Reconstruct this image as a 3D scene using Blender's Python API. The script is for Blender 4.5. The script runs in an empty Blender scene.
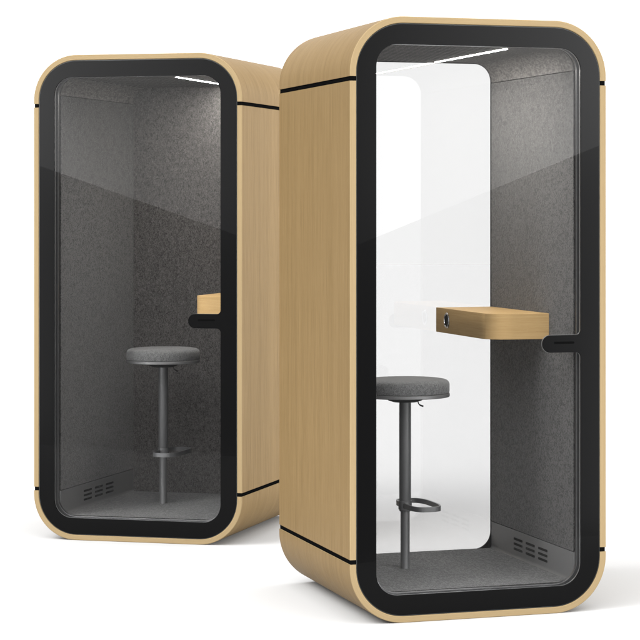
import bpy, bmesh, math, random
from mathutils import Vector, Matrix
random.seed(4)
S = bpy.context.scene
COL = S.collection
PI = math.pi

# ------------------------------------------------------------------ node helpers
class NT:
    def __init__(s, tree):
        s.t = tree; s.n = tree.nodes; s.l = tree.links
    def new(s, typ, **kw):
        n = s.n.new(typ)
        for k, v in kw.items(): setattr(n, k, v)
        return n
    def put(s, sock, v):
        if isinstance(v, bpy.types.NodeSocket): s.l.new(v, sock)
        elif isinstance(v, (tuple, list)):
            v = tuple(v)
            if sock.type == 'RGBA' and len(v) == 3: v = v + (1,)
            sock.default_value = v
        else: sock.default_value = v
    def m(s, op, a, b=None, c=None, clamp=False):
        n = s.new('ShaderNodeMath', operation=op, use_clamp=clamp)
        s.put(n.inputs[0], a)
        if b is not None: s.put(n.inputs[1], b)
        if c is not None: s.put(n.inputs[2], c)
        return n.outputs[0]
    def rng(s, v, a, b, c, d, mode='SMOOTHSTEP'):
        n = s.new('ShaderNodeMapRange', interpolation_type=mode, clamp=True)
        for i, x in enumerate((v, a, b, c, d)): s.put(n.inputs[i], x)
        return n.outputs[0]
    def mix(s, f, a, b):           # float mix
        n = s.new('ShaderNodeMix', data_type='FLOAT')
        s.put(n.inputs[0], f); s.put(n.inputs[2], a); s.put(n.inputs[3], b)
        return n.outputs[0]
    def mixc(s, f, a, b, mode='MIX'):
        n = s.new('ShaderNodeMix', data_type='RGBA', blend_type=mode)
        s.put(n.inputs[0], f); s.put(n.inputs[6], a); s.put(n.inputs[7], b)
        return n.outputs[2]
    def mapping(s, vec, scale=(1, 1, 1), loc=(0, 0, 0)):
        n = s.new('ShaderNodeMapping')
        s.put(n.inputs[0], vec); s.put(n.inputs[1], loc); n.inputs[3].default_value = scale
        return n.outputs[0]
    def noise(s, vec, scale, detail=2, rough=.5, dist=0):
        n = s.new('ShaderNodeTexNoise'); s.put(n.inputs['Vector'], vec)
        n.inputs['Scale'].default_value = scale; n.inputs['Detail'].default_value = detail
        n.inputs['Roughness'].default_value = rough; n.inputs['Distortion'].default_value = dist
        return n.outputs['Fac']
    def bump(s, h, strength, dist=.001):
        n = s.new('ShaderNodeBump'); n.inputs['Strength'].default_value = strength
        n.inputs['Distance'].default_value = dist; s.put(n.inputs['Height'], h)
        return n.outputs[0]

def material(name):
    m = bpy.data.materials.new(name); m.use_nodes = True
    nt = NT(m.node_tree)
    return m, nt, m.node_tree.nodes['Principled BSDF']

def simple(name, col, rough=.5, metal=0, spec=.5, grain=0):
    m, nt, b = material(name)
    b.inputs['Roughness'].default_value = rough; b.inputs['Metallic'].default_value = metal
    b.inputs['Specular IOR Level'].default_value = spec
    tc = nt.new('ShaderNodeTexCoord')
    f = nt.noise(tc.outputs['Object'], 60, 4)
    nt.put(b.inputs['Base Color'], nt.mixc(f, tuple(c * .93 for c in col), tuple(min(1, c * 1.07) for c in col)))
    if grain:
        g = nt.noise(tc.outputs['Object'], 1500, 2)
        nt.put(b.inputs['Normal'], nt.bump(g, grain, .0004))
    return m

# oak veneer: UV u runs along the grain (metres), v across it
def oak(name, light, dark, rough=.42):
    m, nt, b = material(name)
    uv = nt.new('ShaderNodeUVMap').outputs[0]
    oi = nt.new('ShaderNodeObjectInfo').outputs['Random']
    off = nt.new('ShaderNodeCombineXYZ'); nt.put(off.inputs[0], nt.m('MULTIPLY', oi, 37)); nt.put(off.inputs[1], nt.m('MULTIPLY', oi, 91))
    base = nt.new('ShaderNodeVectorMath', operation='ADD'); nt.put(base.inputs[0], uv); nt.put(base.inputs[1], off.outputs[0])
    v = base.outputs[0]
    wob = nt.noise(nt.mapping(v, (1.2, 9, 1)), 1, 2)
    w = nt.new('ShaderNodeVectorMath', operation='ADD')
    c = nt.new('ShaderNodeCombineXYZ'); nt.put(c.inputs[1], nt.m('MULTIPLY', nt.m('SUBTRACT', wob, .5), .006))
    nt.put(w.inputs[0], v); nt.put(w.inputs[1], c.outputs[0]); vv = w.outputs[0]
    broad = nt.noise(nt.mapping(vv, (.5, 26, 1)), 1, 3, .6)
    mid = nt.noise(nt.mapping(vv, (5, 170, 1)), 1, 3, .65)
    fine = nt.noise(nt.mapping(vv, (22, 600, 1)), 1, 2, .6)
    pores = nt.rng(nt.noise(nt.mapping(vv, (30, 1300, 1)), 1, 1, .5), .60, .72, 0, 1)
    f = nt.m('ADD', nt.m('MULTIPLY', broad, .30), nt.m('ADD', nt.m('MULTIPLY', mid, .50), nt.m('MULTIPLY', fine, .2)))
    f = nt.rng(f, .35, .65, 0, 1, 'LINEAR')
    colr = nt.mixc(f, dark, light)
    colr = nt.mixc(nt.m('MULTIPLY', pores, .22), colr, tuple(x * .6 for x in dark))
    nt.put(b.inputs['Base Color'], colr)
    nt.put(b.inputs['Roughness'], nt.rng(fine, .3, .7, rough - .05, rough + .08))
    b.inputs['Specular IOR Level'].default_value = .025
    nt.put(b.inputs['Normal'], nt.bump(f, .06, .0006))
    return m

# pressed felt with light and dark fibres
def felt(name, lo, hi, fleck=.5, scale=1.0, tint=(1, .945, .915), ax=(1, 1, 1)):
    m, nt, b = material(name)
    tc = nt.new('ShaderNodeTexCoord').outputs['Object']
    tc = nt.mapping(tc, ax)
    a = nt.noise(tc, 210 * scale, 3, .7, .6)
    d = nt.noise(nt.mapping(tc, (1, 1, .8), (3, 7, 1)), 95 * scale, 4, .75, 1.2)
    big = nt.noise(tc, 4, 3)
    f = nt.m('ADD', nt.m('MULTIPLY', a, .5), nt.m('MULTIPLY', d, .5))
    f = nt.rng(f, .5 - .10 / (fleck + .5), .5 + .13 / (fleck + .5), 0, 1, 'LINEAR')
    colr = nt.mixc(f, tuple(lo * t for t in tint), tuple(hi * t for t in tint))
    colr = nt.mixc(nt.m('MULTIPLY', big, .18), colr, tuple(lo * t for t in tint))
    nt.put(b.inputs['Base Color'], colr)
    b.inputs['Roughness'].default_value = .95; b.inputs['Specular IOR Level'].default_value = .15
    b.inputs['Sheen Weight'].default_value = .25; b.inputs['Sheen Roughness'].default_value = .5
    nt.put(b.inputs['Normal'], nt.bump(f, .5, .0015))
    return m

# thin pane: one sheet of Schlick reflection over plain transparency
def pane_material(name, f0, trans, rough=0.0):
    m, nt, b = material(name); nt.n.remove(b)
    out = nt.n['Material Output']
    geo = nt.new('ShaderNodeNewGeometry')
    dot = nt.new('ShaderNodeVectorMath', operation='DOT_PRODUCT')
    nt.put(dot.inputs[0], geo.outputs['Normal']); nt.put(dot.inputs[1], geo.outputs['Incoming'])
    c = nt.m('ABSOLUTE', dot.outputs['Value'])
    k = nt.m('POWER', nt.m('SUBTRACT', 1, c, clamp=True), 5)
    fr = nt.m('ADD', f0, nt.m('MULTIPLY', k, 1 - f0))
    tr = nt.new('ShaderNodeBsdfTransparent'); tr.inputs[0].default_value = (*trans, 1)
    gl = nt.new('ShaderNodeBsdfGlossy'); gl.inputs['Roughness'].default_value = rough
    mx = nt.new('ShaderNodeMixShader'); nt.put(mx.inputs[0], fr); nt.l.new(tr.outputs[0], mx.inputs[1]); nt.l.new(gl.outputs[0], mx.inputs[2])
    nt.l.new(mx.outputs[0], out.inputs[0])
    return m

def painted_glass(name, col, f0, f1=.0075, r1=.13):
    m, nt, b = material(name); nt.n.remove(b)
    out = nt.n['Material Output']
    geo = nt.new('ShaderNodeNewGeometry')
    dot = nt.new('ShaderNodeVectorMath', operation='DOT_PRODUCT')
    nt.put(dot.inputs[0], geo.outputs['Normal']); nt.put(dot.inputs[1], geo.outputs['Incoming'])
    c = nt.m('ABSOLUTE', dot.outputs['Value'])
    k = nt.m('POWER', nt.m('SUBTRACT', 1, c, clamp=True), 5)
    d = nt.new('ShaderNodeBsdfDiffuse'); d.inputs[0].default_value = (*col, 1)
    gr = nt.new('ShaderNodeBsdfGlossy'); gr.inputs['Roughness'].default_value = r1
    gl = nt.new('ShaderNodeBsdfGlossy'); gl.inputs['Roughness'].default_value = 0
    m1 = nt.new('ShaderNodeMixShader'); nt.put(m1.inputs[0], nt.m('ADD', f1, nt.m('MULTIPLY', k, .3)))
    nt.l.new(d.outputs[0], m1.inputs[1]); nt.l.new(gr.outputs[0], m1.inputs[2])
    m2 = nt.new('ShaderNodeMixShader'); nt.put(m2.inputs[0], nt.m('ADD', f0, nt.m('MULTIPLY', k, .3)))
    nt.l.new(m1.outputs[0], m2.inputs[1]); nt.l.new(gl.outputs[0], m2.inputs[2])
    nt.l.new(m2.outputs[0], out.inputs[0])
    return m

M = {}
M['oak'] = oak('oak_veneer', (.176, .119, .056), (.116, .075, .031))
M['oak_edge'] = oak('oak_edge', (.250, .187, .104), (.220, .160, .085), .5)
M['oak_table'] = oak('oak_table', (.53, .365, .175), (.39, .25, .105), .45)
M['groove'] = simple('black_groove', (.003, .003, .003), .8, 0, 0)
M['paint'] = painted_glass('black_painted_glass', (.0006, .0006, .0007), .0046)
M['pane'] = pane_material('door_glass', .0095, (.905, .905, .905))
M['back_pane'] = pane_material('rear_glass', .070, (.918, .918, .918))
M['seal'] = simple('black_rubber', (.006, .006, .006), .7, 0, .2)
M['jamb'] = simple('grey_metal', (.13, .13, .132), .3, .8, .5)
M['rim'] = simple('polished_rim', (.20, .203, .206), .3, .4)
M['edge'] = simple('glass_edge', (.03, .034, .033), .3, 0, .3)
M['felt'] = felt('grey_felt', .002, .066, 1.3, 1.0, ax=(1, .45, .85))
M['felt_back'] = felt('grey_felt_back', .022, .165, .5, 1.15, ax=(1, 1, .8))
M['felt_seat'] = felt('seat_felt', .055, .21, .5, 1.3, (1, 1, 1))
M['carpet'] = felt('carpet', .001, .085, 2.6, 1.2, (1, .985, .96), ax=(.7, .25, 1))
M['kick'] = simple('grey_kick_panel', (.13, .13, .13), .5, 0, .35, .15)
M['slot'] = simple('vent_dark', (.003, .003, .003), .8, 0, .1)
M['stool'] = simple('grey_powder_coat', (.115, .116, .118), .42, .25, .5, .2)
M['stool_rim'] = simple('grey_rim', (.17, .17, .17), .45, .3, .5)
M['handle'] = simple('black_handle', (.007, .007, .007), .35, 0, .35)
M['chrome'] = simple('satin_ring', (.55, .55, .56), .2, 1)

# perforated ceiling board
def perforated():
    m, nt, b = material('perforated_ceiling')
    tc = nt.new('ShaderNodeTexCoord').outputs['Object']
    sep = nt.new('ShaderNodeSeparateXYZ'); nt.put(sep.inputs[0], tc)
    px = nt.m('MULTIPLY', sep.outputs[0], 1 / .026); py = nt.m('MULTIPLY', sep.outputs[1], 1 / .075)
    row = nt.m('FLOOR', py)
    px = nt.m('ADD', px, nt.m('MULTIPLY', nt.m('MODULO', row, 2), .5))
    fx = nt.m('SUBTRACT', nt.m('FRACT', px), .5); fy = nt.m('SUBTRACT', nt.m('FRACT', py), .5)
    r = nt.m('SQRT', nt.m('ADD', nt.m('MULTIPLY', fx, fx), nt.m('MULTIPLY', fy, fy)))
    hole = nt.rng(r, .31, .39, 1, 0)
    inx = nt.m('MULTIPLY', nt.m('GREATER_THAN', sep.outputs[0], .17), nt.m('LESS_THAN', sep.outputs[0], .60))
    hole = nt.m('MULTIPLY', hole, inx)
    g = nt.rng(nt.noise(nt.mapping(tc, (1, .45, 1)), 120, 3, .7), .4, .6, 0, 1)
    base = nt.mixc(g, (.045, .043, .041), (.115, .108, .104))
    nt.put(b.inputs['Base Color'], nt.mixc(hole, base, (.006, .006, .006)))
    b.inputs['Roughness'].default_value = .9; b.inputs['Specular IOR Level'].default_value = .2
    return m
M['ceiling'] = perforated()

def emitter(name, col, strength):
    m, nt, b = material(name)
    b.inputs['Base Color'].default_value = (.8, .8, .8, 1)
    b.inputs['Emission Color'].default_value = (*col, 1); b.inputs['Emission Strength'].default_value = strength
    return m
M['led'] = emitter('led_diffuser', (1, .965, .91), 330)

# ------------------------------------------------------------------ geometry helpers
def link(name, bm_or_mesh, mat, parent=None, smooth=False):
    if isinstance(bm_or_mesh, bmesh.types.BMesh):
        me = bpy.data.meshes.new(name); bm_or_mesh.normal_update(); bm_or_mesh.to_mesh(me); bm_or_mesh.free()
    else: me = bm_or_mesh; me.name = name
    if len(me.materials): me.materials.clear()
    for mm in (mat if isinstance(mat, (list, tuple)) else [mat]): me.materials.append(mm)
    o = bpy.data.objects.new(name, me); COL.objects.link(o)
    if parent: o.parent = parent
    if smooth:
        for p in me.polygons: p.use_smooth = True
        me.set_sharp_from_angle(angle=math.radians(35))
    return o

def empty(name, loc, rz=0):
    o = bpy.data.objects.new(name, None); COL.objects.link(o)
    o.location = loc; o.rotation_euler = (0, 0, rz); o.empty_display_size = .2
    return o

def tag(o, label=None, cat=None, group=None, kind=None):
    if label: o['label'] = label
    if cat: o['category'] = cat
    if group: o['group'] = group
    if kind: o['kind'] = kind
    return o

def arc(cx, cz, r, a0, a1, n=14):
    return [(cx + r * math.cos(math.radians(a0 + (a1 - a0) * i / n)), cz + r * math.sin(math.radians(a0 + (a1 - a0) * i / n))) for i in range(n + 1)]

def rrect(u0, u1, z0, z1, r, n=14):
    if not isinstance(r, tuple): r = (r, r, r, r)      # bottom-left, bottom-right, top-right, top-left
    return (arc(u0 + r[0], z0 + r[0], r[0], 180, 270, n) + arc(u1 - r[1], z0 + r[1], r[1], 270, 360, n)
            + arc(u1 - r[2], z1 - r[2], r[2], 0, 90, n) + arc(u0 + r[3], z1 - r[3], r[3], 90, 180, n))

def strip(name, outer, inner, v0, v1, mat, parent, cham=.0, closed=False, mats=None):
    """Solid between two matching open (or closed) paths in the (u,z) plane, from depth v0 to v1.
       UV: x = length along the path, y = depth. Slot 1 = the narrow front and back edges."""
    bm = bmesh.new(); uvl = bm.loops.layers.uv.new('UVMap')
    n = len(outer); L = [0]
    for i in range(1, n): L.append(L[-1] + math.dist(outer[i], outer[i - 1]))
    def lay(path, v, k=0):
        return [bm.verts.new((p[0], v, p[1])) for p in path]
    def toward(a, b, d):
        res = []
        for p, q in zip(a, b):
            l = math.dist(p, q); t = d / l if l else 0
            res.append((p[0] + (q[0] - p[0]) * t, p[1] + (q[1] - p[1]) * t))
        return res
    c = cham
    if c:
        rings = [(outer, v1 - c), (outer, v0 + c), (toward(outer, inner, c), v0), (toward(inner, outer, c), v0), (inner, v0 + c), (inner, v1 - c), (toward(inner, outer, c), v1), (toward(outer, inner, c), v1)]
    else:
        rings = [(outer, v1), (outer, v0), (inner, v0), (inner, v1)]
    V = [lay(p, v) for p, v in rings]
    m = len(V); cnt = n if closed else n - 1
    for k in range(m):
        a, b = V[k], V[(k + 1) % m]
        va, vb = rings[k][1], rings[(k + 1) % m][1]
        edge = (k in (1, 2, 3)) if c else (k == 1)
        for i in range(cnt):
            j = (i + 1) % n
            f = bm.faces.new((a[i], b[i], b[j], a[j]))
            if mats and edge: f.material_index = 1
            off = .013 * k if edge else 0
            Lj = L[j] if j else L[-1] + math.dist(outer[-1], outer[0])
            for lp, (l, vv) in zip(f.loops, ((L[i], va + off), (L[i], vb + off * 2), (Lj, vb + off * 2), (Lj, va + off))):
                lp[uvl].uv = (l, vv)
    if not closed:
        for i in (0, n - 1):
            f = bm.faces.new([V[k][i] for k in range(m)])
            if mats: f.material_index = 1
    bmesh.ops.recalc_face_normals(bm, faces=bm.faces)
    return link(name, bm, mats or mat, parent, True)

def plate(name, outer, holes, v0, v1, mat, parent, bev=.0):
    """Flat plate with holes in the (u,z) plane between depths v0 and v1."""
    cu = bpy.data.curves.new('tmp', 'CURVE'); cu.dimensions = '2D'; cu.fill_mode = 'BOTH'
    for path in [outer] + holes:
        sp = cu.splines.new('POLY'); sp.points.add(len(path) - 1)
        for q, p in zip(sp.points, path): q.co = (p[0], p[1], 0, 1)
        sp.use_cyclic_u = True
    cu.extrude = (v1 - v0) / 2 - bev
    if bev: cu.bevel_depth = bev; cu.bevel_resolution = 1; cu.offset = -bev
    t = bpy.data.objects.new('tmp', cu); COL.objects.link(t)
    bpy.context.view_layer.update()
    me = bpy.data.meshes.new_from_object(t.evaluated_get(bpy.context.evaluated_depsgraph_get()))
    bpy.data.objects.remove(t); bpy.data.curves.remove(cu)
    me.transform(Matrix(((1, 0, 0, 0), (0, 0, -1, (v0 + v1) / 2), (0, 1, 0, 0), (0, 0, 0, 1))))
    return link(name, me, mat, parent, True)

def box(name, lo, hi, mat, parent, bev=.0, seg=2, uvax=None):
    bm = bmesh.new()
    bmesh.ops.create_cube(bm, size=1)
    for v in bm.verts: v.co = Vector([(lo[i] + hi[i]) / 2 + v.co[i] * (hi[i] - lo[i]) for i in range(3)])
    if bev: bmesh.ops.bevel(bm, geom=bm.edges[:] , offset=bev, segments=seg, affect='EDGES', profile=.7)
    return link(name, bm, mat, parent, True)

def lathe(bm, prof, cx, cy, n=64):
    rings = []
    for r, z in prof:
        rings.append([bm.verts.new((cx + r * math.cos(2 * PI * i / n), cy + r * math.sin(2 * PI * i / n), z)) for i in range(n)] if r > 1e-6 else [bm.verts.new((cx, cy, z))])
    for a, b in zip(rings, rings[1:]):
        for i in range(n):
            j = (i + 1) % n
            if len(a) == 1 and len(b) == 1: continue
            if len(a) == 1: bm.faces.new((a[0], b[i], b[j]))
            elif len(b) == 1: bm.faces.new((a[i], a[j], b[0]))
            else: bm.faces.new((a[i], a[j], b[j], b[i]))
    bmesh.ops.recalc_face_normals(bm, faces=bm.faces)

# ------------------------------------------------------------------ the booth
W, D, H = .999, .989, 2.2
T = .024                                   # shell thickness
ZG = (.2286, 1.9714)                       # groove heights
GH = .0085                                 # half height of a groove
RO = .205
IU0, IU1, IZ0, IZ1 = .110, .889, .100, 2.100   # cabin inner faces

def shell_paths(z_lo, z_hi, which):
    """outer/inner matched paths of the shell; which = 'top', 'bottom', 'left', 'right'"""
    ri = RO - T
    if which == 'top':
        o = [(0, z_lo)] + arc(RO, H - RO, RO, 180, 90, 22) + [(W * .35, H), (W * .5, H), (W * .65, H)] + arc(W - RO, H - RO, RO, 90, 0, 22) + [(W, z_lo)]
        i = [(T, z_lo)] + arc(RO, H - RO, ri, 180, 90, 22) + [(W * .35, H - T), (W * .5, H - T), (W * .65, H - T)] + arc(W - RO, H - RO, ri, 90, 0, 22) + [(W - T, z_lo)]
    elif which == 'bottom':
        o = [(W, z_hi)] + arc(W - RO, RO, RO, 0, -90, 22) + [(W * .65, 0), (W * .5, 0), (W * .35, 0)] + arc(RO, RO, RO, 270, 180, 22) + [(0, z_hi)]
        i = [(W - T, z_hi)] + arc(W - RO, RO, ri, 0, -90, 22) + [(W * .65, T), (W * .5, T), (W * .35, T)] + arc(RO, RO, ri, 270, 180, 22) + [(T, z_hi)]
    else:
        u = 0 if which == 'left' else W; s = 1 if which == 'left' else -1
        o = [(u, z_lo), (u, (z_lo + z_hi) / 2), (u, z_hi)]; i = [(u + s * T, p[1]) for p in o]
    return o, i

def make_booth():
    root = empty('phone_booth', (0, 0, 0))
    mats = [M['oak'], M['oak_edge']]
    for nm, lo, hi, w in (('shell_top', ZG[1] + GH, H, 'top'), ('shell_bottom', 0, ZG[0] - GH, 'bottom'), ('shell_side', ZG[0] + GH, ZG[1] - GH, 'left'), ('shell_side', ZG[0] + GH, ZG[1] - GH, 'right')):
        o, i = shell_paths(lo, hi, w)
        strip(nm, o, i, 0, D, None, root, .0022, False, mats)
    for g in ZG:
        for s in (0, 1):
            u0, u1 = (.0035, T - .0005) if s == 0 else (W - T + .0005, W - .0035)
            box('groove', (u0, .0030, g - GH - .0003), (u1, D - .003, g + GH + .0003), M['groove'], root)
    # rear ring that closes the shell
    gap = .0035
    fo = rrect(T + gap, W - T - gap, T + gap, H - T - gap, RO - T - gap, 20)
    # front door: black painted glass border with the handle tongue reaching in from the right
    U0, U1, Z0, Z1, R = .100, .897, .1005, 2.0985, .082
    zc, hh, ul, fr = 1.0, .0325, .744, .018
    def opening(d=0, with_handle=True):
        a0, a1, b0, b1, r = U0 + d, U1 - d, Z0 + d, Z1 - d, R - d
        p = arc(a0 + r, b0 + r, r, 180, 270) + arc(a1 - r, b0 + r, r, 270, 360)
        if with_handle:
            h = hh + d
            f2 = max(fr - d, .004)
            p += arc(a1 - f2, zc - h - f2, f2, 0, 90, 8)
            p += arc(ul + hh, zc, h, 270, 90, 18)
            p += arc(a1 - f2, zc + h + f2, f2, 270, 360, 8)
        p += arc(a1 - r, b1 - r, r, 0, 90) + arc(a0 + r, b1 - r, r, 90, 180)
        return p
    door = plate('door', fo, [opening()], .0005, .0060, M['paint'], root, .0007)
    plate('glass_pane', opening(.0008), [], .0029, .0031, M['pane'], door)
    # bright ground edge of the glass sheet, outside rim
    plate('glass_edge', rrect(T + .0012, W - T - .0012, T + .0012, H - T - .0012, RO - T, 20), [rrect(T + gap + .0001, W - T - gap - .0001, T + gap + .0001, H - T - gap - .0001, RO - T - gap, 20)], .0030, .0060, M['edge'], door)
    plate('door_seal', rrect(T + .012, W - T - .012, T + .012, H - T - .012, RO - T - .012, 20), [opening(-.006, False)], .0134, .030, M['seal'], door)
    plate('door_rim', rrect(T + .02, W - T - .02, T + .02, H - T - .02, RO - T - .02, 20), [opening(.0003)], .0064, .0130, M['rim'], door)
    # grip: a long rounded block behind the tongue with a finger recess
    hb = plate('door_handle', arc(ul + hh + .012, zc, hh - .004, 90, 270, 18) + [(U1 + .02, zc - hh + .004), (U1 + .02, zc + hh - .004)], [], .0134, .048, M['handle'], door, .002)
    lens = arc(ul + .050, zc + .004, .0040, 90, 270, 10) + arc(U1 - .030, zc + .004, .0040, -90, 90, 10)
    plate('grip_recess', lens, [], -.0003, .0003, M['groove'], hb)
    plate('door_jamb', rrect(T + .001, W - T - .001, T + .001, H - T - .001, RO - T - .001, 20), [rrect(IU0 - .004, IU1 + .004, .1052, IZ1 - .0005, .082, 14)], .031, .046, M['jamb'], root, .001)
    plate('jamb_seal', rrect(T + .002, W - T - .002, T + .002, H - T - .002, RO - T - .002, 20), [rrect(IU0 - .006, IU1 + .006, .1050, IZ1 + .002, .08, 14)], .0465, .052, M['seal'], root)
    # cabin lining
    v0, v1 = .0525, .941
    zs, zk, th = 2.0195, .2165, .022
    for s in (0, 1):
        f = (lambda u: IU0 - (u - 0)) if s == 0 else (lambda u: IU1 + u)
        sgn = -1 if s == 0 else 1
        ui = IU0 if s == 0 else IU1
        a = [(ui, zk + .0015), (ui, 1.1), (ui, zs - .0015)]; b = [(ui + sgn * th, p[1]) for p in a]
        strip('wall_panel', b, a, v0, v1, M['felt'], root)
        rk = .02
        # smooth kick panel whose foot turns into the floor
        if s == 1: ca = [(ui, zk - .0015)] + arc(ui - rk, IZ0 + rk, rk, 0, -80, 8)
        else: ca = [(ui, zk - .0015)] + arc(ui + rk, IZ0 + rk, rk, 180, 260, 8)
        if s == 1: cb = [(ui + th, zk - .0015)] + arc(ui - rk, IZ0 + rk, rk + th, 0, -80, 8)
        else: cb = [(ui - th, zk - .0015)] + arc(ui + rk, IZ0 + rk, rk + th, 180, 260, 8)
        kp = strip('kick_panel', cb, ca, v0, v1, M['kick'], root)
        for c in range(3):
            for r in range(3):
                vc = .364 + .134 * c; zz = .141 + .020 * r; L, h = .048, .0046
                bm = bmesh.new()
                pr = arc(vc + L - h, zz, h, -90, 90, 6) + arc(vc - L + h, zz, h, 90, 270, 6)
                u_in, u_out = ui - sgn * .0012, ui + sgn * .001
                fr_ = [bm.verts.new((u_in, p[0], p[1])) for p in pr]; bk = [bm.verts.new((u_out, p[0], p[1])) for p in pr]
                bm.faces.new(fr_); bm.faces.new(bk[::-1])
                for i in range(len(pr)): bm.faces.new((fr_[i], fr_[i - 1], bk[i - 1], bk[i]))
                bmesh.ops.recalc_face_normals(bm, faces=bm.faces)
                link('vent_slot', bm, M['slot'], kp)
    rc = .080
    ca = [(IU0, zs + .0015)] + arc(IU0 + rc, IZ1 - rc, rc, 180, 90, 12)[1:] + [(.4, IZ1), (.6, IZ1)] + arc(IU1 - rc, IZ1 - rc, rc, 90, 0, 12)[:-1] + [(IU1, zs + .0015)]
    cb = [(IU0 - th, zs + .0015)] + arc(IU0 + rc, IZ1 - rc, rc + th, 180, 90, 12)[1:] + [(.4, IZ1 + th), (.6, IZ1 + th)] + arc(IU1 - rc, IZ1 - rc, rc + th, 90, 0, 12)[:-1] + [(IU1 + th, zs + .0015)]
    ceil = strip('ceiling', cb, ca, v0, v1, M['ceiling'], root)
    box('light_strip', (.6375, .125, IZ1 - .0010), (.6525, .925, IZ1 + .0010), M['led'], ceil)
    box('carpet', (IU0 + .004, .0525, .07), (IU1 - .004, v1, .1065), M['carpet'], root, .0)
    # table with a rounded front corner and a cable socket in its side
    tb = bmesh.new(); uvl = tb.loops.layers.uv.new('UVMap')
    tu, tv0, tv1, r = .648, .300, .9385, .085
    pl = [(IU1 - .0005, tv1), (tu, tv1), (tu, tv0 + r + .03)]
    for i in range(13):
        a = PI + (PI / 2) * i / 12
        pl.append((tu + r + r * math.cos(a), tv0 + r + .012 + r * math.sin(a)))
    pl.append((IU1 - .0005, tv0)); tz0, tz1, c = 1.0005, 1.0995, .0012
    cen = (.77, .6)
    def ins(p, d):
        q = Vector((cen[0] - p[0], cen[1] - p[1])); q.normalize(); return (p[0] + q.x * d, p[1] + q.y * d)
    lv = [([ins(p, c) for p in pl], tz0), (pl, tz0 + c), (pl, tz1 - c), ([ins(p, c) for p in pl], tz1)]
    VV = [[tb.verts.new((p[0], p[1], z)) for p in P] for P, z in lv]
    n = len(pl); LL = [0]
    for i in range(n): LL.append(LL[-1] + math.dist(pl[i], pl[(i + 1) % n]))
    for (a, b), (za, zb) in zip(zip(VV, VV[1:]), ((tz0, tz0 + c), (tz0 + c, tz1 - c), (tz1 - c, tz1))):
        for i in range(n):
            j = (i + 1) % n
            fc = tb.faces.new((a[i], a[j], b[j], b[i]))
            for lp, w in zip(fc.loops, ((LL[i], za), (LL[i + 1], za), (LL[i + 1], zb), (LL[i], zb))): lp[uvl].uv = w
    for k in (0, 3):
        fc = tb.faces.new(VV[k] if k == 3 else VV[k][::-1])
        for lp in fc.loops: lp[uvl].uv = (lp.vert.co.x, lp.vert.co.y)
    bmesh.ops.recalc_face_normals(tb, faces=tb.faces)
    table = link('table', tb, M['oak_table'], root, True)
    for nm, prof, mt in (('socket_ring', [(.0175, 0), (.030, 0), (.032, .0015), (.031, .0035), (.0255, .0040), (.0245, .0015), (.0175, .0008)], M['chrome']),
                         ('socket', [(0, .0012), (.020, .0012), (.023, .0018), (.0247, .0012), (.0247, 0)], M['slot'])):
        bm = bmesh.new(); lathe(bm, prof, 0, 0, 40)
        bmesh.ops.transform(bm, matrix=Matrix.Translation((tu, .805, 1.052)) @ Matrix.Rotation(-PI / 2, 4, 'Y'), verts=bm.verts)
        link(nm, bm, mt, table, True)
    return root

def kids(o): return [c for c in bpy.data.objects if c.parent == o]
def copy_tree(o, parent=None):
    c = o.copy(); COL.objects.link(c)
    if parent: c.parent = parent
    for ch in kids(o): copy_tree(ch, c)
    return c

boothA = make_booth()
boothB = copy_tree(boothA)
PA = (-.32849, 8.15117, .33116); PB = (-1.85568, 10.32037, -.24264)
boothA.location = (PA[0], PA[1], 0); boothA.rotation_euler = (0, 0, PA[2])
boothB.location = (PB[0], PB[1], 0); boothB.rotation_euler = (0, 0, PB[2])
G = 'wood clad phone booths side by side on the white floor'
tag(boothA, 'nearer and larger wood phone booth on the right, glass back showing white behind the stool', 'phone booth', G)
tag(boothB, 'smaller wood phone booth standing further back on the left, closed grey felt back wall', 'phone booth', G)
# back of the near booth: glass with a black rounded frame
rf = plate('rear_frame', rrect(T + .001, W - T - .001, T + .001, H - T - .001, RO - T - .001, 20), [rrect(IU0 + .002, IU1 - .002, .1045, 2.097, .070, 14)], .9415, .951, M['seal'], boothA, .001)
plate('rear_glass', rrect(IU0 + .0022, IU1 - .0022, .1047, 2.0968, .0698, 14), [], .9424, .9426, M['back_pane'], rf)
# back of the far booth: felt board
plate('back_wall', rrect(T + .001, W - T - .001, T + .001, H - T - .001, RO - T - .001, 20), [], .9415, .985, M['felt_back'], boothB, .001)

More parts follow.
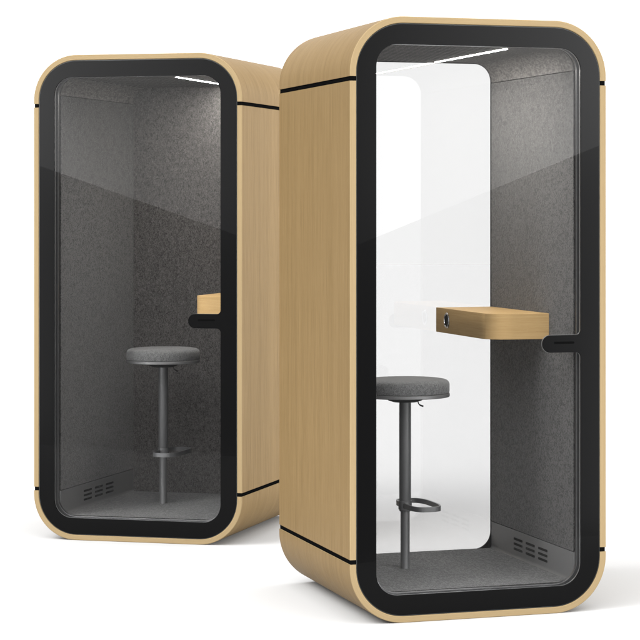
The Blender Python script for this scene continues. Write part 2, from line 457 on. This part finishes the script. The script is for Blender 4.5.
# ------------------------------------------------------------------ stools
def make_stool():
    r = empty('bar_stool', (0, 0, 0))
    z0 = 0
    bm = bmesh.new(); lathe(bm, [(0, .681), (.168, .681), (.1715, .684), (.1728, .690), (.1728, .714), (.171, .722), (.166, .7285), (.158, .7325), (.145, .7350), (.10, .7375), (.05, .7385), (0, .739)], 0, 0, 96)
    seat = link('seat', bm, M['felt_seat'], r, True)
    bm = bmesh.new(); lathe(bm, [(0, .6805), (.1715, .6805), (.1735, .6790), (.1735, .6690), (.171, .6665), (.0, .6665)], 0, 0, 96)
    link('seat_rim', bm, M['stool_rim'], seat, True)
    bm = bmesh.new(); lathe(bm, [(0, .6660), (.070, .6660), (.071, .662), (.066, .652), (.048, .646), (.0, .645)], 0, 0, 64)
    link('seat_plate', bm, M['seal'], r, True)
    bm = bmesh.new(); lathe(bm, [(0, .652), (.0230, .652), (.0230, .224), (.0222, .222), (0, .222)], 0, 0, 48)
    link('upper_column', bm, M['stool'], r, True)
    bm = bmesh.new(); lathe(bm, [(0, .224), (.0180, .224), (.0180, .002), (.0190, 0), (0, 0)], 0, 0, 48)
    link('lower_column', bm, M['stool'], r, True)
    # collar and foot loop
    bm = bmesh.new(); lathe(bm, [(.0231, .228), (.0262, .229), (.0262, .262), (.0231, .263)], 0, 0, 48)
    a, b, n_ = .064, .146, 72; cx = .050
    out, inn = [], []
    for i in range(n_):
        t = 2 * PI * i / n_; c_, s_ = math.cos(t), math.sin(t); p = .62
        x = cx + a * math.copysign(abs(c_) ** p, c_); y = -.012 + b * math.copysign(abs(s_) ** p, s_)
        out.append((x, y)); d = math.hypot(x - cx, y + .012)
        inn.append((cx + (x - cx) * (1 - .007 / a), -.012 + (y + .012) * (1 - .007 / b)))
    zt, zb = .254, .235
    R4 = [[bm.verts.new((p[0], p[1], z)) for p in P] for P, z in ((out, zb), (out, zt), (inn, zt), (inn, zb))]
    for k in range(4):
        for i in range(n_):
            j = (i + 1) % n_
            bm.faces.new((R4[k][i], R4[k][j], R4[(k + 1) % 4][j], R4[(k + 1) % 4][i]))
    bmesh.ops.recalc_face_normals(bm, faces=bm.faces)
    link('footrest', bm, M['stool'], r, True)
    # height lever
    bm = bmesh.new()
    pts = [(.050, 0, .654), (.052, 0, .646), (.056, 0, .636), (.063, 0, .630), (.074, 0, .6265)]
    prev = None
    for k, p in enumerate(pts):
        rr = .0022 if k < 3 else .0034
        d = Vector(pts[min(k + 1, 4)]) - Vector(pts[max(k - 1, 0)]); d.normalize()
        q = Vector((0, 1, 0)); w_ = d.cross(q)
        ring = [bm.verts.new(Vector(p) + q * math.cos(t) * rr + w_ * math.sin(t) * rr) for t in [2 * PI * i / 10 for i in range(10)]]
        if prev:
            for i in range(10): bm.faces.new((prev[i], prev[(i + 1) % 10], ring[(i + 1) % 10], ring[i]))
        else: bm.faces.new(ring)
        prev = ring
    bm.faces.new(prev[::-1]); bmesh.ops.recalc_face_normals(bm, faces=bm.faces)
    link('lever', bm, M['seal'], r, True)
    return r
stA = make_stool(); stB = copy_tree(stA)
def place(o, P, u, v, z, rz=0):
    c, s = math.cos(P[2]), math.sin(P[2])
    o.location = (P[0] + u * c - v * s, P[1] + u * s + v * c, z); o.rotation_euler = (0, 0, P[2] + rz)
place(stA, PA, .388, .550, .1067); place(stB, PB, .418, .545, .1067)
tag(stA, 'round grey stool with foot loop in front of the glass back of the nearer booth', 'stool', 'padded bar stools inside the booths')
tag(stB, 'round grey stool in front of the felt wall inside the further booth', 'stool', 'padded bar stools inside the booths')

# ------------------------------------------------------------------ floor
m, nt, b = material('white_floor')
tc = nt.new('ShaderNodeTexCoord').outputs['Object']
f = nt.noise(tc, 2.5, 4)
nt.put(b.inputs['Base Color'], nt.mixc(f, (.417, .417, .417), (.423, .423, .423)))
b.inputs['Roughness'].default_value = .9; b.inputs['Specular IOR Level'].default_value = 0
bm = bmesh.new()
for xy in ((-60, 7.0), (60, 7.0), (60, 62), (-60, 62)): bm.verts.new((xy[0], xy[1], 0))
bm.faces.new(bm.verts)
fl = link('floor', bm, m); tag(fl, 'plain white studio floor under both booths', None, None, 'structure')

# ------------------------------------------------------------------ world: white studio with softboxes left and right
w = bpy.data.worlds.new('World'); S.world = w; w.use_nodes = True
nt = NT(w.node_tree); bg = w.node_tree.nodes['Background']
tc = nt.new('ShaderNodeTexCoord').outputs['Generated']
sep = nt.new('ShaderNodeSeparateXYZ'); nt.put(sep.inputs[0], tc)
x, y, z = sep.outputs
deg = 180 / PI
az = nt.m('MULTIPLY', nt.m('ARCTAN2', x, nt.m('MULTIPLY', y, -1)), deg)
s = nt.m('ABSOLUTE', az)
el = nt.m('MULTIPLY', nt.m('ARCSINE', z), deg)
right = nt.m('GREATER_THAN', az, 0)
BG = 1.42
box_l = nt.m('GREATER_THAN', el, nt.m('MULTIPLY_ADD', s, .354, -.67 - .354 * 32.9))
box_r = nt.m('GREATER_THAN', el, nt.m('MULTIPLY_ADD', s, .411, -.95 - .411 * 35.7))
hi_l = nt.rng(s, 32, 39, 1.3, 4.6, 'LINEAR'); hi_r = nt.rng(s, 35, 42.5, .5, 5.2, 'LINEAR')
LOW = .8
Ll = nt.m('ADD', nt.m('ADD', LOW, nt.rng(s, 39.7, 42, 0, 36)), nt.m('MULTIPLY', box_l, hi_l))
Lr = nt.m('ADD', nt.m('ADD', LOW, nt.rng(s, 43.3, 45.5, 0, 36)), nt.m('MULTIPLY', box_r, hi_r))
Ls = nt.mix(right, Ll, Lr)
top = nt.mix(right, nt.rng(el, 8, 12, 1, 0), nt.rng(el, 8, 12, 1, 0))   # softbox upper ends
side = nt.m('MULTIPLY', top, nt.rng(s, 46, 50, 1, 0))
side = nt.m('MULTIPLY', side, nt.rng(el, -15, -9, 0, 1))
front = nt.mix(right, nt.m('ADD', nt.rng(s, 56, 66, .5, .42), nt.rng(s, 125, 160, 0, BG - .42)), nt.m('ADD', nt.m('ADD', .6, nt.m('MULTIPLY', nt.rng(el, 13, 24, 12, 0), nt.m('MULTIPLY', nt.rng(s, 60, 75, 0, 1), nt.rng(s, 120, 150, 1, 0)))), nt.rng(s, 125, 160, 0, BG - .6)))  # right half: low glow band added to brighten the far booth's side
L = nt.mix(side, front, Ls)
ZEN = 2.2
L = nt.mix(nt.rng(el, 22, 45, 0, 1), L, ZEN)
front_fill = nt.m('MULTIPLY', nt.m('MULTIPLY', nt.rng(el, 17, 25, 0, 3.3), nt.rng(el, 45, 65, 1, 0)), nt.rng(s, 45, 75, 1, 0))
L = nt.m('ADD', L, front_fill)               # fill glow added to the world behind the camera, brightens fronts and floor
kaz, kel = math.radians(-62), math.radians(45)
kd = (math.sin(kaz) * math.cos(kel), -math.cos(kaz) * math.cos(kel), math.sin(kel))
dt = nt.new('ShaderNodeVectorMath', operation='DOT_PRODUCT'); nt.put(dt.inputs[0], tc); dt.inputs[1].default_value = kd
L = nt.m('ADD', L, nt.rng(dt.outputs['Value'], math.cos(math.radians(25)), math.cos(math.radians(13)), 0, 9.5))
nt.put(bg.inputs['Color'], (1, 1, 1)); nt.put(bg.inputs['Strength'], L)
w.cycles.sampling_method = 'MANUAL'; w.cycles.sample_map_resolution = 2048

# ------------------------------------------------------------------ camera
cd = bpy.data.cameras.new('Camera'); cam = bpy.data.objects.new('Camera', cd); COL.objects.link(cam)
cam.location = (0, 0, 1.49938); cam.rotation_euler = (PI / 2, 0, 0)
cd.sensor_width = 36; cd.lens = 36 * 2265.836 / 640
cd.shift_x = (320 - 441.278) / 640; cd.shift_y = (209.43 - 320) / 640
cd.clip_start = .1; cd.clip_end = 500
S.camera = cam
S.view_settings.view_transform = 'Standard'; S.view_settings.look = 'None'
S.view_settings.exposure = 0; S.view_settings.gamma = 1
S.render.engine = 'CYCLES'
S.cycles.max_bounces = 12; S.cycles.transparent_max_bounces = 16
S.cycles.caustics_reflective = False; S.cycles.caustics_refractive = False
S.cycles.blur_glossy = .5
